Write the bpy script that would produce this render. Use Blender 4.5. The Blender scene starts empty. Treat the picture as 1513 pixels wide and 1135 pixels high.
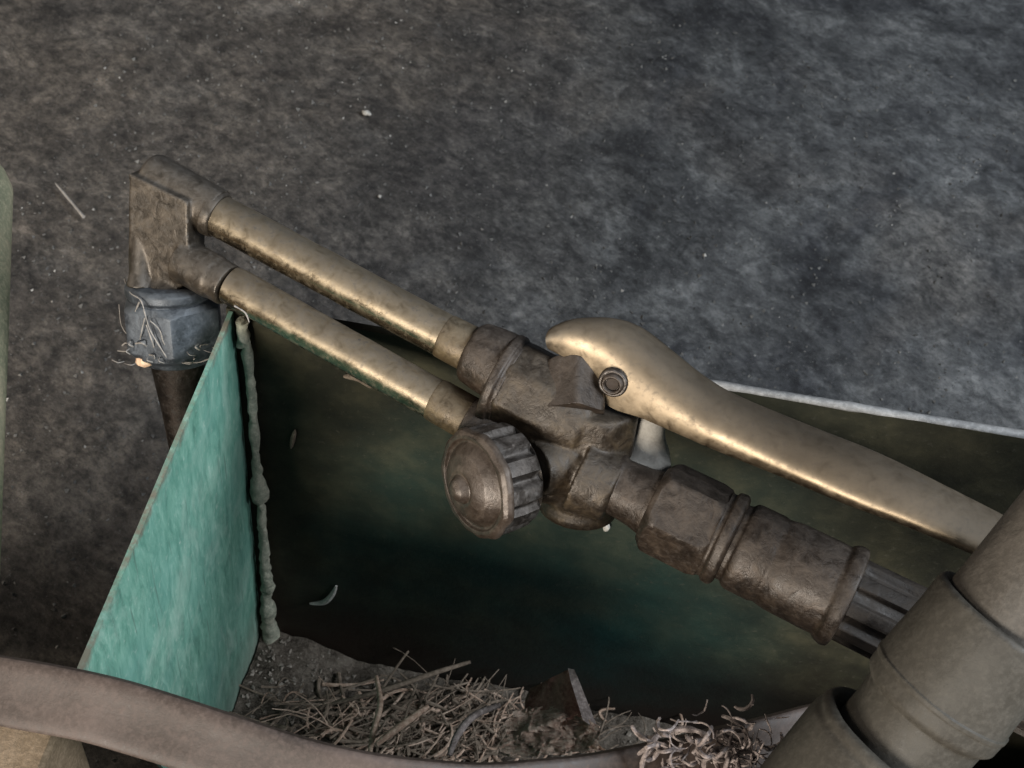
import bpy, bmesh, math, random
from mathutils import Vector, Matrix, noise
random.seed(7)
sc = bpy.context.scene
R = math.radians
MM = 0.001

# ------------------------------------------------------------------ camera
F = 2078.0; CX, CY = 756.5, 567.5            # focal length and centre of a 1513 x 1135 frame
TH, RO, YA = R(50.6), R(8.5), R(3.6)
rz = Matrix.Rotation(YA, 3, 'Z')
FW = rz @ Vector((0, math.cos(TH), -math.sin(TH)))
UP0 = rz @ Vector((0, math.sin(TH), math.cos(TH)))
R0 = rz @ Vector((1, 0, 0))
RIGHT = math.cos(RO) * R0 + math.sin(RO) * UP0
DOWN = math.sin(RO) * R0 - math.cos(RO) * UP0
def ray(x, y): return FW + RIGHT * ((x - CX) / F) + DOWN * ((y - CY) / F)
CAM = -ray(345, 457) * 398.0                 # world origin (mm) = top inner corner of the bin
def P(x, y, d): return CAM + ray(x, y) * d
def on(x, y, ax, v):
    r = ray(x, y); return CAM + r * ((v - CAM[ax]) / r[ax])
def cdir(x, y, z):                            # right, down, towards the viewer
    return (RIGHT * x + DOWN * y - FW * z).normalized()

cam = bpy.data.cameras.new('camera'); co = bpy.data.objects.new('camera', cam)
sc.collection.objects.link(co); sc.camera = co
m3 = Matrix((RIGHT, -DOWN, -FW)).transposed()
co.matrix_world = Matrix.Translation(CAM * MM) @ m3.to_4x4()
cam.sensor_width = 36; cam.lens = F / 1513 * 36
cam.clip_start = 0.01; cam.clip_end = 50
cam.dof.use_dof = True; cam.dof.focus_distance = 0.372; cam.dof.aperture_fstop = 55

# ------------------------------------------------------------------ light
w = bpy.data.worlds.new('World'); sc.world = w; w.use_nodes = True
w.node_tree.nodes['Background'].inputs[0].default_value = (0.75, 0.85, 1.0, 1)
w.node_tree.nodes['Background'].inputs[1].default_value = 0.07
def area(name, loc, tgt, sx, sy, power, col):
    l = bpy.data.lights.new(name, 'AREA'); l.shape = 'RECTANGLE'; l.size = sx; l.size_y = sy
    l.energy = power; l.color = col
    o = bpy.data.objects.new(name, l); sc.collection.objects.link(o)
    o.location = loc
    o.rotation_euler = (Vector(tgt) - Vector(loc)).to_track_quat('-Z', 'Y').to_euler()
area('window_light', (1.20, -0.36, 1.08), (0.05, -0.02, -0.05), 0.8, 0.6, 46, (0.86, 0.93, 1.0))
area('doorway_light', (-0.42, -1.62, 0.34), (0.08, -0.02, 0.0), 0.42, 0.60, 53, (1.0, 0.92, 0.81))
area('side_opening_light', (-1.55, -0.05, 0.62), (-0.15, 0.0, -0.15), 0.6, 0.5, 10, (1.0, 0.87, 0.72))
vs = sc.view_settings
vs.view_transform = 'Standard'; vs.look = 'None'; vs.exposure = 0.0; vs.gamma = 1; vs.use_curve_mapping = False

# ------------------------------------------------------------------ materials
class NT:
    def __init__(s, name):
        s.m = bpy.data.materials.new(name); s.m.use_nodes = True
        s.t = s.m.node_tree; s.n = s.t.nodes; s.b = s.n['Principled BSDF']
        s.tc = s.n.new('ShaderNodeTexCoord')
    def link(s, a, b): s.t.links.new(a, b)
    def coord(s, scale=(1, 1, 1), rot=(0, 0, 0), kind='POINT'):
        mp = s.n.new('ShaderNodeMapping'); mp.vector_type = kind; mp.inputs['Scale'].default_value = scale
        mp.inputs['Rotation'].default_value = rot
        s.link(s.tc.outputs['Object'], mp.inputs[0]); return mp.outputs[0]
    def noise(s, scale, detail=6, rough=0.6, c=None, dist=0):
        k = s.n.new('ShaderNodeTexNoise'); k.inputs['Scale'].default_value = scale
        k.inputs['Detail'].default_value = detail; k.inputs['Roughness'].default_value = rough
        k.inputs['Distortion'].default_value = dist
        s.link(c if c else s.tc.outputs['Object'], k.inputs[0]); return k.outputs[0]
    def ramp(s, fac, stops):
        k = s.n.new('ShaderNodeValToRGB'); e = k.color_ramp.elements
        e[0].position, e[0].color = stops[0][0], (*stops[0][1], 1)
        e[1].position, e[1].color = stops[-1][0], (*stops[-1][1], 1)
        for p, c in stops[1:-1]:
            q = e.new(p); q.color = (*c, 1)
        s.link(fac, k.inputs[0]); return k.outputs[0]
    def val(s, fac, a, b, lo=0.0, hi=1.0):
        k = s.n.new('ShaderNodeMapRange'); k.clamp = True
        k.inputs[1].default_value = lo; k.inputs[2].default_value = hi
        k.inputs[3].default_value = a; k.inputs[4].default_value = b
        s.link(fac, k.inputs[0]); return k.outputs[0]
    def mix(s, fac, a, b, mode='MIX'):
        k = s.n.new('ShaderNodeMix'); k.data_type = 'RGBA'; k.blend_type = mode
        for v, i in ((fac, 0), (a, 6), (b, 7)):
            if hasattr(v, 'links'): s.link(v, k.inputs[i])
            else: k.inputs[i].default_value = v if i == 0 else (*v, 1)
        return k.outputs[2]
    def math(s, op, a, b):
        k = s.n.new('ShaderNodeMath'); k.operation = op; k.use_clamp = True
        for i, v in enumerate((a, b)):
            if hasattr(v, 'links'): s.link(v, k.inputs[i])
            else: k.inputs[i].default_value = v
        return k.outputs[0]
    def bump(s, h, strength, dist):
        k = s.n.new('ShaderNodeBump'); k.inputs['Strength'].default_value = strength
        k.inputs['Distance'].default_value = dist
        old = s.b.inputs['Normal'].links
        if old: s.link(old[0].from_socket, k.inputs['Normal'])
        s.link(h, k.inputs['Height']); s.link(k.outputs[0], s.b.inputs['Normal'])
    def set(s, color=None, rough=None, metal=None, spec=None):
        for v, n in ((color, 'Base Color'), (rough, 'Roughness'), (metal, 'Metallic'), (spec, 'Specular IOR Level')):
            if v is None: continue
            if hasattr(v, 'links'): s.link(v, s.b.inputs[n])
            else: s.b.inputs[n].default_value = (*v, 1) if isinstance(v, tuple) else v
    def up(s, lo, hi):                         # faces that look up: settled dust, and painted shade on tubes and lever
        g = s.n.new('ShaderNodeNewGeometry'); x = s.n.new('ShaderNodeSeparateXYZ')
        s.link(g.outputs['Normal'], x.inputs[0]); return s.val(x.outputs[2], 0, 1, lo, hi)

def metal_mat(name, c_dark, c_mid, c_light, rough, dust_shade_col, dust_shade_amt, bump=0.25, speck=1.0, spots=True, metal=1.0, patch=0.35):
    t = NT(name)
    big = t.noise(90, 5, 0.6); fine = t.noise(650, 5, 0.65); mid = t.noise(260, 6, 0.65, dist=0.6)
    col = t.ramp(mid, [(0.28, c_dark), (0.5, c_mid), (0.72, c_light)])
    col = t.mix(t.val(big, 0, 0.7, 0.45, 0.7), col, c_dark)
    d = t.math('MULTIPLY', t.up(0.25, 0.95), t.val(mid, patch, 1.0, 0.3, 0.6))
    d = t.math('MULTIPLY', d, dust_shade_amt)
    g = t.math('MULTIPLY', t.val(fine, 0, 1, 0.52, 0.68), (0.35 * dust_shade_amt + 0.1) * speck)
    d = t.math('ADD', d, g)
    if spots:
        v = t.n.new('ShaderNodeTexVoronoi'); v.inputs['Scale'].default_value = 190
        v.inputs['Randomness'].default_value = 1
        t.link(t.tc.outputs['Object'], v.inputs[0])
        sp = t.math('MULTIPLY', t.val(v.outputs['Distance'], 1, 0, 0.05, 0.09), t.val(t.noise(60, 2), 0, 1, 0.56, 0.6))
        d = t.math('ADD', d, t.math('MULTIPLY', sp, 0.9))
    t.set(t.mix(d, col, dust_shade_col), None, None)
    t.link(t.math('MULTIPLY', t.val(d, 1, 0), metal), t.b.inputs['Metallic'])
    t.link(t.math('ADD', t.val(mid, rough - 0.07, rough + 0.1, 0.3, 0.7), t.math('MULTIPLY', d, 0.5)), t.b.inputs['Roughness'])
    t.bump(big, bump * 0.5, 0.0015); t.bump(mid, bump, 0.0006); t.bump(fine, bump, 0.00025)
    return t.m

M = {}
M['brass'] = metal_mat('aged_brass', (0.15, 0.118, 0.077), (0.26, 0.208, 0.14), (0.36, 0.295, 0.208), 0.25, (0.045, 0.038, 0.031), 0.8, 0.10, speck=0.6, patch=0.55)  # dark dust colour also paints the shaded tops of the tubes
M['lever'] = metal_mat('handled_brass', (0.135, 0.104, 0.069), (0.205, 0.160, 0.108), (0.25, 0.198, 0.137), 0.33, (0.045, 0.037, 0.029), 0.7, 0.03, speck=0.4, patch=0.85)  # dark dust colour also paints the lever's shaded top face
M['bronze'] = metal_mat('grimy_bronze', (0.012, 0.008, 0.0055), (0.030, 0.0205, 0.014), (0.068, 0.048, 0.033), 0.38, (0.058, 0.047, 0.039), 0.55, 0.6, metal=0.4)
M['body'] = metal_mat('cast_bronze', (0.013, 0.009, 0.006), (0.036, 0.025, 0.0155), (0.086, 0.062, 0.037), 0.38, (0.060, 0.049, 0.038), 0.5, 0.6, metal=0.45)
M['block'] = metal_mat('olive_bronze', (0.035, 0.024, 0.013), (0.085, 0.06, 0.031), (0.13, 0.095, 0.05), 0.44, (0.10, 0.082, 0.06), 0.6, 0.35, metal=0.55)
M['knobside'] = metal_mat('worn_knob_rim', (0.022, 0.018, 0.015), (0.05, 0.043, 0.038), (0.16, 0.15, 0.142), 0.36, (0.085, 0.072, 0.063), 0.5, 0.4, metal=0.8)
M['knobface'] = metal_mat('dull_knob_face', (0.026, 0.018, 0.013), (0.048, 0.034, 0.025), (0.082, 0.061, 0.046), 0.36, (0.09, 0.073, 0.06), 0.4, 0.3, metal=0.35)
M['headmetal'] = metal_mat('dull_head_brass', (0.022, 0.018, 0.0135), (0.052, 0.041, 0.030), (0.095, 0.076, 0.056), 0.36, (0.06, 0.053, 0.046), 0.65, 0.3, metal=0.6)
M['steel'] = metal_mat('dusty_nut_steel', (0.026, 0.029, 0.034), (0.050, 0.058, 0.069), (0.085, 0.098, 0.115), 0.42, (0.085, 0.095, 0.105), 0.6, 0.3, metal=0.6)
M['soot_shade'] = metal_mat('sooty_copper_and_shade', (0.012, 0.010, 0.009), (0.03, 0.024, 0.02), (0.05, 0.04, 0.035), 0.55, (0.06, 0.055, 0.05), 0.5, 0.3)  # nozzle soot; the same dark tone paints the shade in the pin's hole
M['grip'] = metal_mat('dirty_handle_brass', (0.006, 0.004, 0.003), (0.016, 0.011, 0.0075), (0.036, 0.026, 0.018), 0.5, (0.025, 0.020, 0.016), 0.5, 0.4, metal=0.4)
M['bracket'] = metal_mat('dusty_grey_casting', (0.2, 0.19, 0.17), (0.29, 0.275, 0.245), (0.36, 0.34, 0.31), 0.7, (0.36, 0.34, 0.31), 0.9, 0.5, metal=0.2)

def plain(name, c1, c2, c3, scale, rough, bump=0.4, dist=0.0008, spec=0.3, stretch=(1, 1, 1), fine=700):
    t = NT(name)
    n = t.noise(scale, 8, 0.65, t.coord(stretch), 0.3); f = t.noise(fine, 5, 0.7)
    c = t.ramp(n, [(0.3, c1), (0.5, c2), (0.72, c3)])
    c = t.mix(t.val(f, 0, 0.4, 0.45, 0.75), c, tuple(min(1, v * 1.9) for v in c3))
    t.set(c, t.val(f, rough - 0.1, rough + 0.12, 0.3, 0.7), None, spec)
    t.bump(n, bump, dist * 2); t.bump(f, bump, dist * 0.5)
    return t.m
M['coupling'] = plain('dusty_taupe_plastic', (0.027, 0.0235, 0.0185), (0.037, 0.033, 0.0265), (0.049, 0.044, 0.0365), 70, 0.62, 0.2, 0.0008)
M['pipe'] = plain('scuffed_grey_plastic', (0.032, 0.0275, 0.0225), (0.047, 0.041, 0.034), (0.072, 0.063, 0.054), 60, 0.6, 0.35, 0.001, stretch=(1, 1, 0.3))
M['hose'] = plain('faded_brown_rubber', (0.020, 0.0145, 0.0115), (0.036, 0.026, 0.021), (0.072, 0.053, 0.045), 26, 0.55, 0.2, 0.0008)
M['timber'] = plain('weathered_timber', (0.11, 0.075, 0.045), (0.19, 0.135, 0.085), (0.26, 0.19, 0.13), 60, 0.8, 0.6, 0.001, stretch=(1, 0.15, 1))
M['bark'] = plain('dark_rotten_timber', (0.06, 0.04, 0.024), (0.14, 0.095, 0.06), (0.26, 0.18, 0.115), 90, 0.85, 1.0, 0.002, stretch=(0.4, 1, 1))
M['moss'] = plain('mossy_timber', (0.09, 0.10, 0.065), (0.17, 0.17, 0.11), (0.26, 0.22, 0.15), 45, 0.85, 0.7, 0.0015)
M['weld'] = plain('dusty_weld', (0.13, 0.145, 0.11), (0.24, 0.245, 0.19), (0.36, 0.33, 0.26), 160, 0.7, 0.7, 0.001)
M['soil'] = plain('dust_and_soil', (0.045, 0.036, 0.028), (0.11, 0.09, 0.072), (0.2, 0.17, 0.14), 110, 0.95, 1.0, 0.003, 0.1)
M['straw'] = plain('dry_straw', (0.13, 0.08, 0.055), (0.30, 0.20, 0.145), (0.58, 0.43, 0.34), 45, 0.8, 0.3, 0.0003)
M['straw2'] = plain('grey_straw', (0.05, 0.037, 0.027), (0.12, 0.09, 0.066), (0.23, 0.18, 0.14), 60, 0.85, 0.3, 0.0003)
M['crumb'] = plain('grey_crumbs', (0.04, 0.032, 0.025), (0.13, 0.11, 0.09), (0.32, 0.28, 0.24), 35, 0.9, 0.4, 0.0005)
M['grit'] = plain('grey_grit', (0.022, 0.021, 0.02), (0.07, 0.068, 0.064), (0.14, 0.135, 0.125), 30, 0.9, 0.2, 0.0005)
M['palegrit'] = plain('pale_grit', (0.12, 0.115, 0.105), (0.2, 0.19, 0.175), (0.3, 0.29, 0.27), 30, 0.9, 0.2, 0.0005)
M['leaf'] = plain('dry_brown_leaf', (0.05, 0.016, 0.012), (0.12, 0.05, 0.037), (0.30, 0.18, 0.14), 90, 0.7, 0.6, 0.0008)
M['blade'] = plain('crumpled_tan_leaf', (0.16, 0.085, 0.06), (0.45, 0.30, 0.225), (0.68, 0.52, 0.42), 110, 0.8, 1.0, 0.003)
M['tuft'] = plain('bleached_fibre', (0.06, 0.046, 0.041), (0.13, 0.105, 0.096), (0.34, 0.29, 0.27), 70, 0.85, 0.4, 0.0004)
M['pale'] = plain('pale_shaving', (0.2, 0.19, 0.17), (0.3, 0.285, 0.26), (0.42, 0.4, 0.36), 150, 0.8, 0.2, 0.0003)
M['fluff'] = plain('tan_fluff', (0.42, 0.26, 0.16), (0.6, 0.4, 0.27), (0.72, 0.52, 0.38), 400, 0.95, 0.6, 0.0005)
M['web'] = plain('grey_cobweb', (0.12, 0.108, 0.095), (0.18, 0.165, 0.15), (0.25, 0.23, 0.21), 200, 0.9, 0.1, 0.0002)

def paint_mat():
    t = NT('scratched_green_paint')
    streak = t.noise(150, 9, 0.75, t.coord((1.4, 1.4, 0.38)), 0.5); blot = t.noise(26, 6, 0.6); fine = t.noise(420, 8, 0.75, t.coord((1, 1, 0.7)))
    c = t.ramp(streak, [(0.30, (0.035, 0.125, 0.095)), (0.45, (0.085, 0.235, 0.175)), (0.58, (0.15, 0.325, 0.25)), (0.72, (0.30, 0.46, 0.38))])
    c = t.mix(t.val(blot, 0, 0.55, 0.45, 0.7), c, (0.09, 0.25, 0.21))
    wear = t.noise(40, 10, 0.75, t.coord((1, 1, 0.7)), 0.8)
    c = t.mix(t.val(wear, 0, 0.6, 0.50, 0.68), c, (0.30, 0.42, 0.35))
    c = t.mix(t.val(fine, 0, 0.75, 0.57, 0.72), c, (0.42, 0.52, 0.44))
    sc_ = t.noise(420, 3, 0.5, t.coord((1, 1, 0.05)))
    c = t.mix(t.val(sc_, 0, 0.6, 0.64, 0.70), c, (0.05, 0.10, 0.08))
    c = t.mix(0.08, c, (0.33, 0.40, 0.34))
    rust = t.noise(75, 10, 0.8, dist=1.0)
    c = t.mix(t.val(rust, 0, 0.9, 0.665, 0.70), c, (0.12, 0.085, 0.06))
    yy = t.n.new('ShaderNodeSeparateXYZ'); t.link(t.tc.outputs['Object'], yy.inputs[0])
    dirt = t.math('ADD', yy.outputs[2], t.math('MULTIPLY', wear, 0.05))
    c = t.mix(t.val(dirt, 0.6, 0, 0.040, 0.075), c, (0.24, 0.225, 0.19))
    # dirt band along the free top edge and the foot of the panel
    x = t.n.new('ShaderNodeSeparateXYZ'); t.link(t.tc.outputs['Object'], x.inputs[0])
    e = t.math('ADD', x.outputs[2], t.math('MULTIPLY', t.noise(120, 9, 0.75), 0.022))
    c = t.mix(t.val(e, 0, 0.85, 0.2120, 0.2165), c, (0.15, 0.115, 0.085))
    low = t.math('SUBTRACT', t.math('MULTIPLY', t.noise(60, 6), 0.10), 0.0)
    t.set(c, t.val(streak, 0.32, 0.6), None, 0.45)
    t.bump(streak, 0.25, 0.0006); t.bump(fine, 0.3, 0.0003)
    return t.m
M['paint'] = paint_mat()
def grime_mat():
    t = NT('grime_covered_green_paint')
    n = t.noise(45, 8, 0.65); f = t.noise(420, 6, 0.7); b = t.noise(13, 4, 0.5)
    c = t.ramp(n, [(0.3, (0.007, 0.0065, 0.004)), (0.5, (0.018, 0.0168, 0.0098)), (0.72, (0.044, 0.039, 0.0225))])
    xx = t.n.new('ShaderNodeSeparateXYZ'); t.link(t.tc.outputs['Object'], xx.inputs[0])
    teal_amt = t.math('MULTIPLY', t.val(t.math('ADD', xx.outputs[0], t.math('MULTIPLY', t.noise(20, 7, 0.6), 0.16)), 0, 1, 0.09, 0.19), t.val(xx.outputs[0], 1, 0.05, 0.13, 0.20))
    teal_amt = t.math('MULTIPLY', teal_amt, t.val(t.math('ADD', xx.outputs[2], t.math('MULTIPLY', n, 0.03)), 1, 0.08, 0.13, 0.20))  # less teal towards the right and towards the top
    c = t.mix(t.math('MULTIPLY', teal_amt, t.val(b, 0.35, 1.0, 0.38, 0.6)), c, t.mix(n, (0.004, 0.026, 0.024), (0.012, 0.058, 0.053)))
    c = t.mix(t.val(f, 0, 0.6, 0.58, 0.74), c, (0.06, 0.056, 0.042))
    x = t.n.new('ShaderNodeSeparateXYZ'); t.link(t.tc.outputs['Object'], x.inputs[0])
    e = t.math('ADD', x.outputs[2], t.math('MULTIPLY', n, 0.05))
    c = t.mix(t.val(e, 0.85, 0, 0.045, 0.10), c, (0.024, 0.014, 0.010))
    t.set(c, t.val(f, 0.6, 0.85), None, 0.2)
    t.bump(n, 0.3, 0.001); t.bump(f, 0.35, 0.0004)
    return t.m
M['grime'] = grime_mat()
M['edge'] = plain('lit_plate_edge', (0.10, 0.105, 0.11), (0.17, 0.17, 0.17), (0.25, 0.25, 0.25), 120, 0.6, 0.3, 0.0005)

def ground_mat():
    t = NT('rough_grey_matting')
    rot = (0, 0, R(-38))
    fib = t.noise(190, 12, 0.80, t.coord((1.25, 0.9, 1), rot, 'TEXTURE')); big = t.noise(7, 5, 0.6, dist=0.4); mid = t.noise(32, 10, 0.72, dist=0.7)
    fine = t.noise(520, 6, 0.8)
    c = t.ramp(fib, [(0.36, (0.022, 0.0225, 0.023)), (0.47, (0.054, 0.0555, 0.057)), (0.56, (0.084, 0.086, 0.087)), (0.68, (0.17, 0.172, 0.173))])
    c = t.mix(t.val(mid, 0, 0.75, 0.53, 0.70), c, (0.030, 0.031, 0.033))
    c = t.mix(t.val(mid, 0.6, 0, 0.30, 0.46), c, t.mix(t.val(fib, 0, 1, 0.35, 0.65), (0.085, 0.088, 0.092), (0.17, 0.175, 0.182)))
    x = t.n.new('ShaderNodeSeparateXYZ'); t.link(t.tc.outputs['Object'], x.inputs[0])
    pale = t.val(t.math('ADD', x.outputs[0], t.math('MULTIPLY', big, 0.3)), 0, 0.6, 0.24, 0.42)  # paler towards the right: window light painted into the ground colour
    c = t.mix(pale, c, t.mix(t.val(fib, 0, 1, 0.33, 0.66), (0.06, 0.064, 0.068), (0.21, 0.218, 0.226)))
    bl = t.noise(13, 8, 0.62, dist=0.9)
    c = t.mix(t.val(bl, 0.85, 0, 0.36, 0.50), c, t.mix(t.val(fib, 0, 1, 0.35, 0.65), (0.016, 0.017, 0.021), (0.058, 0.061, 0.068)))
    c = t.mix(t.val(bl, 0, 0.6, 0.52, 0.66), c, t.mix(t.val(fib, 0, 1, 0.33, 0.62), (0.075, 0.077, 0.078), (0.23, 0.235, 0.238)))
    br = t.math('ADD', t.val(x.outputs[0], 0.85, 0, -0.08, 0.12), t.val(big, 0, 0.5, 0.5, 0.66))
    c = t.mix(t.math('MULTIPLY', br, 0.8), c, t.mix(t.val(fib, 0, 1, 0.41, 0.60), (0.046, 0.039, 0.032), (0.155, 0.13, 0.107)))
    m2 = t.noise(62, 8, 0.65, dist=0.8); m3 = t.noise(20, 6, 0.6, dist=0.6)
    c = t.mix(1.0, c, t.ramp(m2, [(0.36, (0.55, 0.55, 0.56)), (0.5, (0.95, 0.95, 0.95)), (0.66, (1.5, 1.48, 1.45))]), 'MULTIPLY')
    c = t.mix(1.0, c, t.ramp(m3, [(0.36, (0.66, 0.66, 0.67)), (0.5, (1.0, 1.0, 1.0)), (0.66, (1.35, 1.34, 1.32))]), 'MULTIPLY')
    c = t.mix(t.val(fine, 0.7, 0, 0.36, 0.44), c, (0.018, 0.018, 0.018))
    c = t.mix(t.val(fine, 0, 0.7, 0.59, 0.67), c, (0.24, 0.235, 0.225))
    t.set(c, t.val(fine, 0.6, 0.9), None, 0.3)
    t.bump(mid, 0.7, 0.006); t.bump(fib, 0.9, 0.003); t.bump(fine, 0.7, 0.0012)
    return t.m
M['ground'] = ground_mat()

# ------------------------------------------------------------------ mesh helpers (all lengths in mm)
class MB:
    def __init__(s): s.v = []; s.f = []
    def add(s, vs, fs):
        o = len(s.v); s.v += [Vector(v) for v in vs]; s.f += [[i + o for i in f] for f in fs]; return s
def frame(a):
    a = a.normalized(); h = Vector((0, 0, 1)) if abs(a.z) < 0.9 else Vector((1, 0, 0))
    u = h.cross(a).normalized(); return a, u, a.cross(u)
def rounded(prof, b=0.5):
    out = [prof[0]]
    for i in range(1, len(prof) - 1):
        p, q, r = Vector(prof[i - 1]), Vector(prof[i]), Vector(prof[i + 1])
        d1, d2 = p - q, r - q
        if d1.length < 1e-6 or d2.length < 1e-6: continue
        if abs(d1.angle(d2) - math.pi) < 0.25: out.append(tuple(q)); continue
        k = min(b, d1.length * 0.45, d2.length * 0.45)
        a, c = q + d1.normalized() * k, q + d2.normalized() * k
        for t in (0, 0.33, 0.67, 1): out.append(tuple(a * (1 - t) ** 2 + q * 2 * t * (1 - t) + c * t * t))
    out.append(prof[-1]); return out
def lathe(mb, o, ax, prof, n=56, rf=None, b=0.5, wob=0.0, ph=0.0):
    a, u, w_ = frame(ax); prof = rounded(prof, b) if b else prof
    vs, fs = [], []
    for t, r in prof:
        for k in range(n):
            th = 2 * math.pi * k / n + ph
            rr = rf(th, t, r) if rf else r
            if wob and r > 0.01:
                q = o + a * t + (u * math.cos(th) + w_ * math.sin(th)) * rr
                rr += wob * noise.noise(q * 0.16) + wob * 0.5 * noise.noise(q * 0.45)
            vs.append(o + a * t + (u * math.cos(th) + w_ * math.sin(th)) * rr)
    m = len(prof)
    for i in range(m - 1):
        for k in range(n):
            k2 = (k + 1) % n; fs.append([i * n + k, i * n + k2, (i + 1) * n + k2, (i + 1) * n + k])
    if prof[0][1] > 1e-4: fs.append([k for k in range(n)][::-1])
    if prof[-1][1] > 1e-4: fs.append([(m - 1) * n + k for k in range(n)])
    return mb.add(vs, fs)
def hexf(ap, n=6):
    h = math.pi / n
    return lambda th, t, r: min(r, (ap(t) if callable(ap) else ap) / math.cos(((th + h) % (2 * h)) - h))
def tube(mb, pts, rad, n=10, cap=True):
    vs, fs = [], []; up = None
    for i, p in enumerate(pts):
        d = (pts[min(i + 1, len(pts) - 1)] - pts[max(i - 1, 0)]).normalized()
        if up is None: _, u, _ = frame(d)
        else: u = (up - d * up.dot(d)).normalized()
        up = u; v_ = d.cross(u); r = rad[i] if isinstance(rad, (list, tuple)) else rad
        for k in range(n):
            th = 2 * math.pi * k / n; vs.append(p + (u * math.cos(th) + v_ * math.sin(th)) * r)
    for i in range(len(pts) - 1):
        for k in range(n):
            k2 = (k + 1) % n; fs.append([i * n + k, i * n + k2, (i + 1) * n + k2, (i + 1) * n + k])
    if cap:
        fs.append(list(range(n))[::-1]); fs.append([(len(pts) - 1) * n + k for k in range(n)])
    return mb.add(vs, fs)
def spline(pts, m=8):
    out = []; n = len(pts)
    for i in range(n - 1):
        p0, p1, p2, p3 = pts[max(i - 1, 0)], pts[i], pts[i + 1], pts[min(i + 2, n - 1)]
        for k in range(m):
            t = k / m
            out.append(0.5 * ((2 * p1) + (p2 - p0) * t + (2 * p0 - 5 * p1 + 4 * p2 - p3) * t * t + (3 * p1 - p0 - 3 * p2 + p3) * t ** 3))
    out.append(pts[-1]); return out
def interp(tab, x):
    if x <= tab[0][0]: return tab[0][1]
    for (a, p), (b_, q) in zip(tab, tab[1:]):
        if x <= b_: return p + (q - p) * (x - a) / (b_ - a)
    return tab[-1][1]
def box(mb, lo, hi):
    x0, y0, z0 = lo; x1, y1, z1 = hi
    return mb.add([(x0, y0, z0), (x1, y0, z0), (x1, y1, z0), (x0, y1, z0), (x0, y0, z1), (x1, y0, z1), (x1, y1, z1), (x0, y1, z1)],
                  [[0, 3, 2, 1], [4, 5, 6, 7], [0, 1, 5, 4], [1, 2, 6, 5], [2, 3, 7, 6], [3, 0, 4, 7]])
def build(name, mb, mat, parent=None, angle=38, base=None):
    """one mesh object; vertices are stored relative to the thing it belongs to"""
    o0 = Vector(parent['_base']) if parent else (Vector(base) if base is not None else Vector((0, 0, 0)))
    me = bpy.data.meshes.new(name)
    me.from_pydata([(v - o0) * MM for v in mb.v], [], mb.f)
    bm = bmesh.new(); bm.from_mesh(me); bmesh.ops.recalc_face_normals(bm, faces=bm.faces); bm.to_mesh(me); bm.free()
    for p in me.polygons: p.use_smooth = True
    me.set_sharp_from_angle(angle=R(angle))
    me.materials.append(M[mat])
    ob = bpy.data.objects.new(name, me); sc.collection.objects.link(ob)
    ob['_base'] = tuple(o0)
    if parent: ob.parent = parent
    else: ob.location = o0 * MM
    return ob
def thing(name, base, label, cat, group=None):
    o = bpy.data.objects.new(name, None); sc.collection.objects.link(o)
    o.location = Vector(base) * MM; o['_base'] = tuple(base); o.empty_display_size = 0.01
    return tag(o, label, cat, group)
def tag(o, label, cat=None, group=None, kind=None):
    o['label'] = label
    if cat: o['category'] = cat
    if group: o['group'] = group
    if kind: o['kind'] = kind
    return o
def fuse(ob, vox=0.55, it=5):
    r = ob.modifiers.new('fuse', 'REMESH'); r.mode = 'VOXEL'; r.voxel_size = vox * MM; r.use_smooth_shade = True
    s = ob.modifiers.new('soften', 'SMOOTH'); s.iterations = it; s.factor = 0.5
    return ob
def bevel(ob, wd, seg=2):
    b = ob.modifiers.new('bevel', 'BEVEL'); b.width = wd * MM; b.segments = seg; b.limit_method = 'ANGLE'; b.angle_limit = R(40)
    return ob

# ------------------------------------------------------------------ ground
FLOOR = -194.0; GROUND = -204.0
mb = MB(); vs = []; fs = []; N = 150
for j in range(N + 1):
    for i in range(N + 1):
        x, y = -1500 + 3000 * i / N, -1500 + 3000 * j / N
        z = GROUND + 2.5 * noise.noise(Vector((x, y, 3)) * 0.02) + 4 * noise.noise(Vector((x, y, 9)) * 0.006) - 3
        vs.append((x, y, z))
for j in range(N):
    for i in range(N):
        a = j * (N + 1) + i; fs.append([a, a + 1, a + N + 2, a + N + 1])
mb.add(vs, fs)
g = build('ground', mb, 'ground', base=(0, 0, 0)); g['kind'] = 'structure'; g['label'] = 'rough dusty grey ground behind the green bin'

gr = random.Random(11); tet = [Vector((1, 1, 1)), Vector((1, -1, -1)), Vector((-1, 1, -1)), Vector((-1, -1, 1))]
for nm, mt, cnt, lab in (('ground_grit', 'grit', 5200, 'fine grey grit strewn over the ground'), ('pale_grit', 'palegrit', 700, 'scattered paler sand grains on the ground')):
    mb = MB()
    for i in range(cnt):
        x, y = gr.uniform(-190, 420), gr.uniform(-120, 470)
        if x > -4 and y < 4: continue
        r_ = gr.choice((0.25, 0.35, 0.45, 0.6, 0.8)) * (1 if mt == 'grit' else 0.8)
        z = GROUND + 2.5 * noise.noise(Vector((x, y, 3)) * 0.02) + 4 * noise.noise(Vector((x, y, 9)) * 0.006) - 3
        rm = Matrix.Rotation(gr.uniform(0, 6.28), 3, Vector((gr.random(), gr.random(), gr.random() + 0.1)).normalized())
        mb.add([Vector((x, y, z + r_ * 0.2)) + rm @ (v * r_ * gr.uniform(0.5, 1.3)) for v in tet], [[0, 1, 2], [0, 3, 1], [0, 2, 3], [1, 3, 2]])
    tag(build(nm, mb, mt, base=(0, 0, GROUND), angle=10), lab, 'grit', kind='stuff')

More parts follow.
